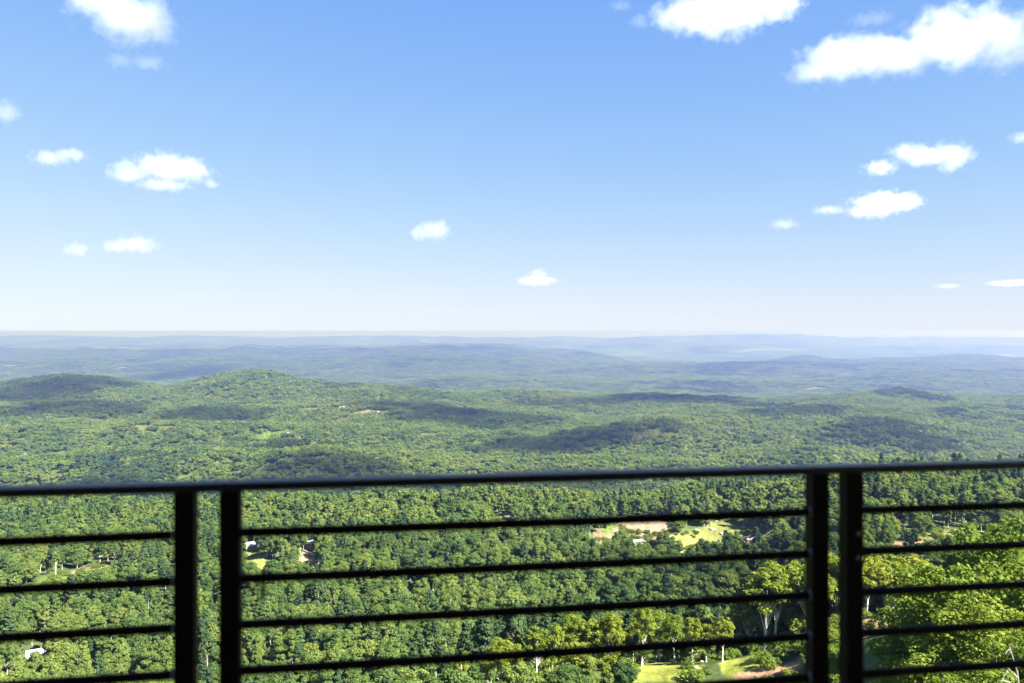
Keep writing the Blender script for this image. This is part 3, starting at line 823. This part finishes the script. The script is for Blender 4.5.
# local frame: x along the rail, y outward
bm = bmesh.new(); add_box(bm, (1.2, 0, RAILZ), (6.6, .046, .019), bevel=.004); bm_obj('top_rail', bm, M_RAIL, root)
PW = .042
posts = [on_line(186), on_line(231), on_line(817), on_line(851)]
allp = [posts[0]-1.62, posts[0]] , [posts[1], posts[2]], [posts[3], posts[3]+1.62]
for t in (allp[0][0], *posts, allp[2][1]):
    bm = bmesh.new(); zt = RAILZ-.0107
    add_box(bm, (t, 0, zt/2+.003), (PW, PW, zt-.006), bevel=.0025)
    p = bm_obj('post', bm, M_STEEL, root)
    bm = bmesh.new(); add_box(bm, (t, 0, .004), (.09, .09, .008), bevel=.002); bm_obj('base_plate', bm, M_STEEL, p)
for (t0, t1) in allp:
    for k in range(1, 10):
        zc = RAILZ-.1*k-.002
        if zc < .08: continue
        sag = .0025
        xs = np.linspace(t0+PW/2-.001, t1-PW/2+.001, 9)
        P = [(x_, -.004, zc-sag*math.sin(math.pi*(x_-t0)/(t1-t0))) for x_ in xs]
        bf = Buf(); bf.add(*tube_np(P, [.0104]*9, 12))
        b = link('bar', bf.mesh('bar', [M_STEEL], True), root)
        for e in (t0+PW/2, t1-PW/2):
            bm = bmesh.new(); bmesh.ops.create_uvsphere(bm, u_segments=12, v_segments=8, radius=.0122)
            sg = 1 if e == t0+PW/2 else -1
            for v in bm.verts: v.co = Vector((v.co.x*.7+e-sg*.0005, v.co.y-.006, v.co.z+zc))
            bm_obj('weld', bm, M_WELD if sg < 0 else M_STEEL, b, True)
# bracket where the second bar meets the right post
t = posts[3]
bm = bmesh.new()
add_box(bm, (t+PW/2+.011, -.010, RAILZ-.2), (.022, .020, .022), bevel=.004)
add_box(bm, (t+PW/2+.032, -.010, RAILZ-.196), (.020, .010, .012), bevel=.003)
bk = bm_obj('bracket', bm, M_STEEL, root)
for dz in (.045, -.014):
    bm = bmesh.new(); bmesh.ops.create_uvsphere(bm, u_segments=10, v_segments=6, radius=.006)
    for v in bm.verts: v.co = Vector((v.co.x+t+.006, v.co.y*.5-PW/2, v.co.z+RAILZ-.2+dz))
    bm_obj('bolt', bm, M_WELD, bk, True)
# thin wire wound on the second bar beside the left post pair
t = posts[1]; M4 = Matrix.Translation(Vector((A.x, A.y, 0))) @ Matrix.Rotation(math.atan2(U.y, U.x), 4, 'Z')
tw = on_line(263); zc = RAILZ-.202
P = [(tw-.010, .006, zc-.008), (tw-.004, -.014, zc-.006), (tw, -.013, zc+.009), (tw+.003, .004, zc+.011), (tw+.001, .008, zc-.010), (tw, 0, zc-.025), (tw-.002, -.003, zc-.048)]
bf = Buf(); bf.add(*tube_np(P, [.0040]*7, 8))
bf.add(*tube_np([(tw, -.012, zc-.004), (tw-.022, -.016, zc-.022), (tw-.05, -.014, zc-.012), (posts[1]+.012, -.020, zc-.010)], [.0034, .003, .003, .0045], 8))
wr = link('wire_tie', bf.mesh('wire_tie', [M_STEEL], True)); wr.matrix_world = M4
tag(wr, 'short dark wire tie wound on a bar and hanging beside the left post pair', 'wire tie')
bm = bmesh.new()
for k in range(24):
    add_box(bm, (1.2, .09-.145*k, -.016), (7.2, .138, .032), M4, bevel=.004)
dk = bm_obj('deck_floor', bm, M_DECK); tag(dk, kind='structure')
bm = bmesh.new()
for k in range(8):
    add_box(bm, (-2.2+k*.97, -1.6, -.132), (.05, 3.4, .19), M4)
for xx in (-2.0, 1.2, 4.4):
    add_box(bm, (xx, -.1, -2.9), (.14, .14, 5.3), M4)
dk = bm_obj('deck_frame_structure', bm, M_DECK); tag(dk, kind='structure')

hs = empty('house', (0, -1.7, 0)); tag(hs, 'house with pale walls and a deep unseen eave added to shade the balcony railing', 'house')
bm = bmesh.new()
add_box(bm, (-3.9, -.15, .4), (3.2, .3, 6.6)); add_box(bm, (4.9, -.15, .4), (4.4, .3, 6.6)); add_box(bm, (.2, -.15, 2.95), (5.0, .3, 1.5)); add_box(bm, (.2, -.15, -1.46), (5., .3, 2.9))
bm_obj('wall', bm, M_WALLS['tan'], hs)
bm = bmesh.new(); add_box(bm, (.5, 1.05, 2.82), (13.5, 3.9, .16), bevel=.01); add_box(bm, (.5, 3.02, 2.78), (13.5, .04, .26)); rf = bm_obj('roof', bm, M_ROOFS['grey'], hs)  # eave out of view, added and sized to keep sun off the railing
bm = bmesh.new()
for xx in (-2.25, -.62, 1.02, 2.65): add_box(bm, (xx, -.15, 1.1), (.09, .16, 2.2))
for zz in (.045, 2.155): add_box(bm, (.2, -.148, zz), (4.8, .14, .09))
dr = bm_obj('door', bm, M_DOOR, hs)
bm = bmesh.new(); add_box(bm, (.2, -.15, 1.1), (4.7, .02, 2.0)); bm_obj('pane', bm, M_PANE, dr)

# ------------------------------------------------------------------ sun and sky
SAZ, SEL = R(122), R(45)
SD = Vector((math.sin(SAZ)*math.cos(SEL), math.cos(SAZ)*math.cos(SEL), math.sin(SEL)))
sl = bpy.data.lights.new('sun', 'SUN'); sl.energy = 4.5; sl.angle = R(.5); sl.color = (1, .95, .87)
so = bpy.data.objects.new('sun', sl); COL.objects.link(so); so.rotation_euler = SD.to_track_quat('Z', 'Y').to_euler()
W = bpy.data.worlds.new('World'); S.world = W; W.use_nodes = True
nt = W.node_tree; bg = nt.nodes['Background']
sk = nt.nodes.new('ShaderNodeTexSky'); sk.sky_type = 'NISHITA'; sk.sun_disc = False
sk.sun_elevation = SEL; sk.sun_rotation = SAZ; sk.altitude = 300
sk.air_density = 1.0; sk.dust_density = 0; sk.ozone_density = 6
sp = nt.nodes.new('ShaderNodeSeparateColor'); cb_ = nt.nodes.new('ShaderNodeCombineColor')
nt.links.new(sk.outputs[0], sp.inputs[0])
def smath(op, a, v):
    n = nt.nodes.new('ShaderNodeMath'); n.operation = op
    for i, q in enumerate((a, v)):
        if isinstance(q, (int, float)): n.inputs[i].default_value = q
        else: nt.links.new(q, n.inputs[i])
    return n.outputs[0]
for i, (g, k) in enumerate(((1.15, .30), (.90, .30), (.10, 1.23))):      # soft contrast of the hazy bright sky
    v = smath('MULTIPLY', smath('POWER', sp.outputs[i], g), k)
    if i < 2: v = smath('MULTIPLY', smath('SUBTRACT', 1., smath('EXPONENT', smath('MULTIPLY', v, -1.), 0.))  , (1.325, 1.62)[i])
    nt.links.new(v, cb_.inputs[i])
nt.links.new(cb_.outputs[0], bg.inputs[0]); bg.inputs[1].default_value = .10

# ------------------------------------------------------------------ haze
bm = bmesh.new(); zlo = float(V[:, 2].min())-1.; zhi = CAMZ+4.
add_box(bm, (0, 0, (zlo+zhi)/2), (72000, 72000, zhi-zlo))
m, nt, out = new_mat('haze')
pv = N(nt, 'ShaderNodeVolumePrincipled'); pv.inputs['Color'].default_value = (.33, .395, 1, 1)
pv.inputs['Absorption Color'].default_value = (1, .95, 1, 1)      # clear air: blue light scatters most, little is absorbed
pv.inputs['Density'].default_value = 1.1e-4; pv.inputs['Anisotropy'].default_value = .765
nt.links.new(pv.outputs[0], out.inputs['Volume'])
hz = bm_obj('haze', bm, m); tag(hz, kind='stuff')

# ------------------------------------------------------------------ clouds
def cloud_mat(name, lobes, dens, seed, nscale, soft):
    """lobes: (cx,cy,cz,rx,ry,rz) in metres, object space; lumpy falloff per lobe, noise carves the edge"""
    m, nt, out = new_mat(name)
    tc = N(nt, 'ShaderNodeTexCoord'); L = nt.links.new
    ns = N(nt, 'ShaderNodeTexNoise'); ns.inputs['Scale'].default_value = nscale; ns.inputs['Detail'].default_value = 7; ns.inputs['Roughness'].default_value = .66
    of = N(nt, 'ShaderNodeVectorMath', operation='ADD'); of.inputs[1].default_value = (seed*1371., seed*377., seed*97.)
    L(tc.outputs['Object'], of.inputs[0]); L(of.outputs[0], ns.inputs['Vector'])
    last = None
    for (cx, cy, cz, rx, ry, rz) in lobes:
        su = N(nt, 'ShaderNodeVectorMath', operation='SUBTRACT'); su.inputs[1].default_value = (cx, cy, cz)
        dv = N(nt, 'ShaderNodeVectorMath', operation='DIVIDE'); dv.inputs[1].default_value = (rx, ry, rz)
        ln = N(nt, 'ShaderNodeVectorMath', operation='LENGTH')
        L(tc.outputs['Object'], su.inputs[0]); L(su.outputs[0], dv.inputs[0]); L(dv.outputs[0], ln.inputs[0])
        if last is None: last = ln.outputs['Value']
        else:
            mn = N(nt, 'ShaderNodeMath', operation='SMOOTH_MIN'); mn.inputs[2].default_value = .35
            L(last, mn.inputs[0]); L(ln.outputs['Value'], mn.inputs[1]); last = mn.outputs[0]
    # d = (1 - r) + (noise-.5)*2.2
    a = N(nt, 'ShaderNodeMath', operation='MULTIPLY_ADD'); a.inputs[1].default_value = 2.7; a.inputs[2].default_value = -1.35+1.04
    L(ns.outputs['Fac'], a.inputs[0])
    b = N(nt, 'ShaderNodeMath', operation='SUBTRACT'); L(a.outputs[0], b.inputs[0]); L(last, b.inputs[1])
    mr = N(nt, 'ShaderNodeMapRange'); mr.inputs[1].default_value = 0; mr.inputs[2].default_value = soft; mr.inputs[4].default_value = dens
    L(b.outputs[0], mr.inputs[0])
    # nothing at the very edge of the domain
    pv = N(nt, 'ShaderNodeVolumePrincipled'); pv.inputs['Color'].default_value = (.88, .885, .895, 1)
    pv.inputs['Anisotropy'].default_value = .2
    L(mr.outputs[0], pv.inputs['Density'])
    L(pv.outputs[0], out.inputs['Volume'])
    return m
def cloud(lobes_px, label, od=6., soft=.5, base=1100., D=None, ns=3.2, group='small white clouds in the blue sky'):
    """lobes_px: (px, py, w, h) in the picture; the cloud floats at its own height and distance"""
    cy0 = sum(l[1]*l[2] for l in lobes_px)/sum(l[2] for l in lobes_px); cx0 = sum(l[0]*l[2] for l in lobes_px)/sum(l[2] for l in lobes_px)
    el = max(.03, (HOR-cy0)/F)
    D = D or base/el
    k = D/F
    c = Vector(((cx0-512)*k, D, (HOR-cy0)*k+CAMZ))
    lob = []
    for j, (px, py, w, h) in enumerate(lobes_px):
        lob.append(((px-cx0)*k, (j % 2)*.15*w*k, -(py-cy0)*k, w*.5*k*1.12, w*.5*k*.9, h*.5*k*1.15))
    bm = bmesh.new()
    # closed hull round all lobes
    lo = [min(l[i]-l[3+i]*1.35 for l in lob) for i in range(3)]; hi = [max(l[i]+l[3+i]*1.35 for l in lob) for i in range(3)]
    bmesh.ops.create_icosphere(bm, subdivisions=3, radius=1)
    cc = [(a+b)/2 for a, b in zip(lo, hi)]; rr_ = [(b-a)/2*1.08 for a, b in zip(lo, hi)]
    for v in bm.verts:
        # superellipsoid, so that the corners of the lobes stay inside
        n = v.co.normalized(); p = 3.
        f = (abs(n.x)**p+abs(n.y)**p+abs(n.z)**p)**(-1/p)
        v.co = Vector((cc[0]+n.x*f*rr_[0], cc[1]+n.y*f*rr_[1], cc[2]+n.z*f*rr_[2]))
    hmean = sum(l[5] for l in lob)/len(lob)
    mt = cloud_mat('cloud', lob, od*.17/(2*hmean), random.uniform(0, 9), ns/(2*hmean)*.62, soft*2.1)
    o = bm_obj('cloud', bm, mt); o.location = c
    return tag(o, label, 'cloud', group)
cloud([(96, 2, 60, 26), (128, 14, 80, 44), (152, 24, 46, 34)], 'large bright cloud cut off by the top edge at upper left', 7)
cloud([(118, 60, 26, 14), (146, 61, 34, 12)], 'thin wispy cloud just under the large upper left one', 1.6, .9)
cloud([(4, 112, 30, 22)], 'small cloud cut off by the left edge', 4, .7)
cloud([(50, 158, 34, 13), (68, 154, 30, 12)], 'small flat cloud left of the two-lobed one', 4, .7)
cloud([(128, 173, 34, 22), (160, 165, 50, 26), (182, 170, 54, 22), (160, 184, 46, 12), (210, 184, 16, 10)], 'wide two-lobed cloud on the left with a wisp at its right end', 5.5, .55)
cloud([(77, 249, 24, 13)], 'smallest round cloud low on the left', 3.5, .7)
cloud([(118, 246, 28, 13), (134, 244, 36, 16)], 'low oval cloud right of the smallest round one on the left', 4, .7)
cloud([(424, 233, 26, 14), (435, 229, 28, 19)], 'lone small cloud near the centre, higher of two', 4.5, .6)
cloud([(537, 281, 38, 9), (538, 276, 20, 13)], 'lone triangular little cloud near the centre, close to the horizon', 4, .7)
cloud([(690, 16, 70, 26), (730, 8, 90, 34), (770, 6, 60, 24), (712, 30, 24, 16)], 'large cloud cut off by the top edge right of centre', 6.5, .55)
cloud([(620, 6, 20, 10), (640, 20, 22, 12)], 'torn wisp left of the large top cloud', 1.4, 1.)
cloud([(806, 74, 36, 22), (846, 56, 70, 42), (880, 54, 70, 34), (905, 58, 60, 28), (940, 40, 66, 48), (975, 32, 70, 54), (1008, 40, 70, 50)], 'largest cloud, long and billowing, at the upper right', 7.5, .5)
cloud([(862, 20, 24, 14), (880, 16, 26, 14)], 'faint ring-shaped wisp above the largest cloud', 1.3, 1.)
cloud([(905, 152, 30, 16), (928, 155, 46, 18), (952, 156, 34, 28)], 'bright ragged cloud with a forked right end at right', 6, .5)
cloud([(880, 168, 30, 14)], 'small round cloud left of the forked one', 5, .6)
cloud([(884, 202, 56, 18), (876, 210, 44, 14), (898, 203, 42, 14)], 'bright flat-bottomed cloud below the forked one', 6, .5)
cloud([(829, 210, 32, 8)], 'thin streak of cloud left of the flat-bottomed one', 2, .8)
cloud([(784, 224, 26, 11)], 'faint small cloud left of the thin streak', 2, .8)
cloud([(1020, 138, 20, 11)], 'small cloud at the right edge', 3, .8)
cloud([(1010, 283, 40, 6)], 'low flat streak of cloud at the right edge near the horizon', 2.5, .8)
cloud([(948, 286, 22, 5)], 'faint low streak of cloud left of the one at the right edge', 1.5, .9)
# clouds overhead, out of the picture, whose shadows lie on the hills
def shade(px, py, w, h, i):
    x, y, z = at(px, py)
    dep = CAMZ-z
    rx = w/2*y/F*1.25; ry = max(60, h/2*y*y/(F*dep))*1.25
    t = 1.
    H = 450+.45*y
    P = Vector((x, y, z))+SD*(H/SD.z)
    lob = [(0, 0, 0, rx, ry, max(60, min(rx, ry)*.5)), (rx*.45, ry*.3, 0, rx*.6, ry*.7, min(rx, ry)*.4), (-rx*.5, -ry*.2, 0, rx*.6, ry*.6, min(rx, ry)*.4)]
    bm = bmesh.new(); bmesh.ops.create_icosphere(bm, subdivisions=4, radius=1)
    for v in bm.verts:
        n = fbm(np.array(v.co.x*1.6+i*7), np.array(v.co.y*1.6+v.co.z+i*3), 4)
        f = 1+.55*float(n)
        v.co = Vector((v.co.x*rx*f, v.co.y*ry*f, v.co.z*max(70, min(rx, ry)*.4)*f))
    m_, nt_, out_ = new_mat('cloud')
    pv_ = N(nt_, 'ShaderNodeVolumePrincipled'); pv_.inputs['Color'].default_value = (.99, .99, .99, 1); pv_.inputs['Density'].default_value = .42/max(70, min(rx, ry)*.4)
    nt_.links.new(pv_.outputs[0], out_.inputs['Volume'])
    o = bm_obj('cloud', bm, m_); o.location = P
    tag(o, 'overhead cumulus cloud above the hills beyond the top of the picture', 'cloud', 'clouds overhead')
for i, s_ in enumerate([(40, 396, 110, 12), (70, 408, 130, 9), (215, 417, 90, 7), (285, 452, 90, 9), (330, 462, 120, 9), (420, 409, 120, 6), (470, 417, 140, 8), (590, 438, 130, 6), (560, 450, 120, 6), (900, 434, 110, 7), (320, 484, 200, 10), (430, 490, 120, 7), (560, 482, 110, 7), (60, 497, 190, 6), (150, 380, 60, 4), (190, 374, 50, 4), (700, 402, 90, 4), (800, 412, 80, 5), (680, 585, 120, 18), (730, 622, 60, 10)]):
    shade(*s_, i)

# ------------------------------------------------------------------ camera
cd = bpy.data.cameras.new('camera'); cam = bpy.data.objects.new('camera', cd); COL.objects.link(cam)
cam.location = (0, 0, CAMZ); cam.rotation_euler = (R(90), 0, 0)
cd.sensor_width = 36; cd.lens = F/1024*36
cd.shift_y = -(341.5-HOR)/1024
cd.clip_start = .05; cd.clip_end = 200000
cd.dof.use_dof = True; cd.dof.focus_distance = 900; cd.dof.aperture_fstop = 2.4
S.camera = cam
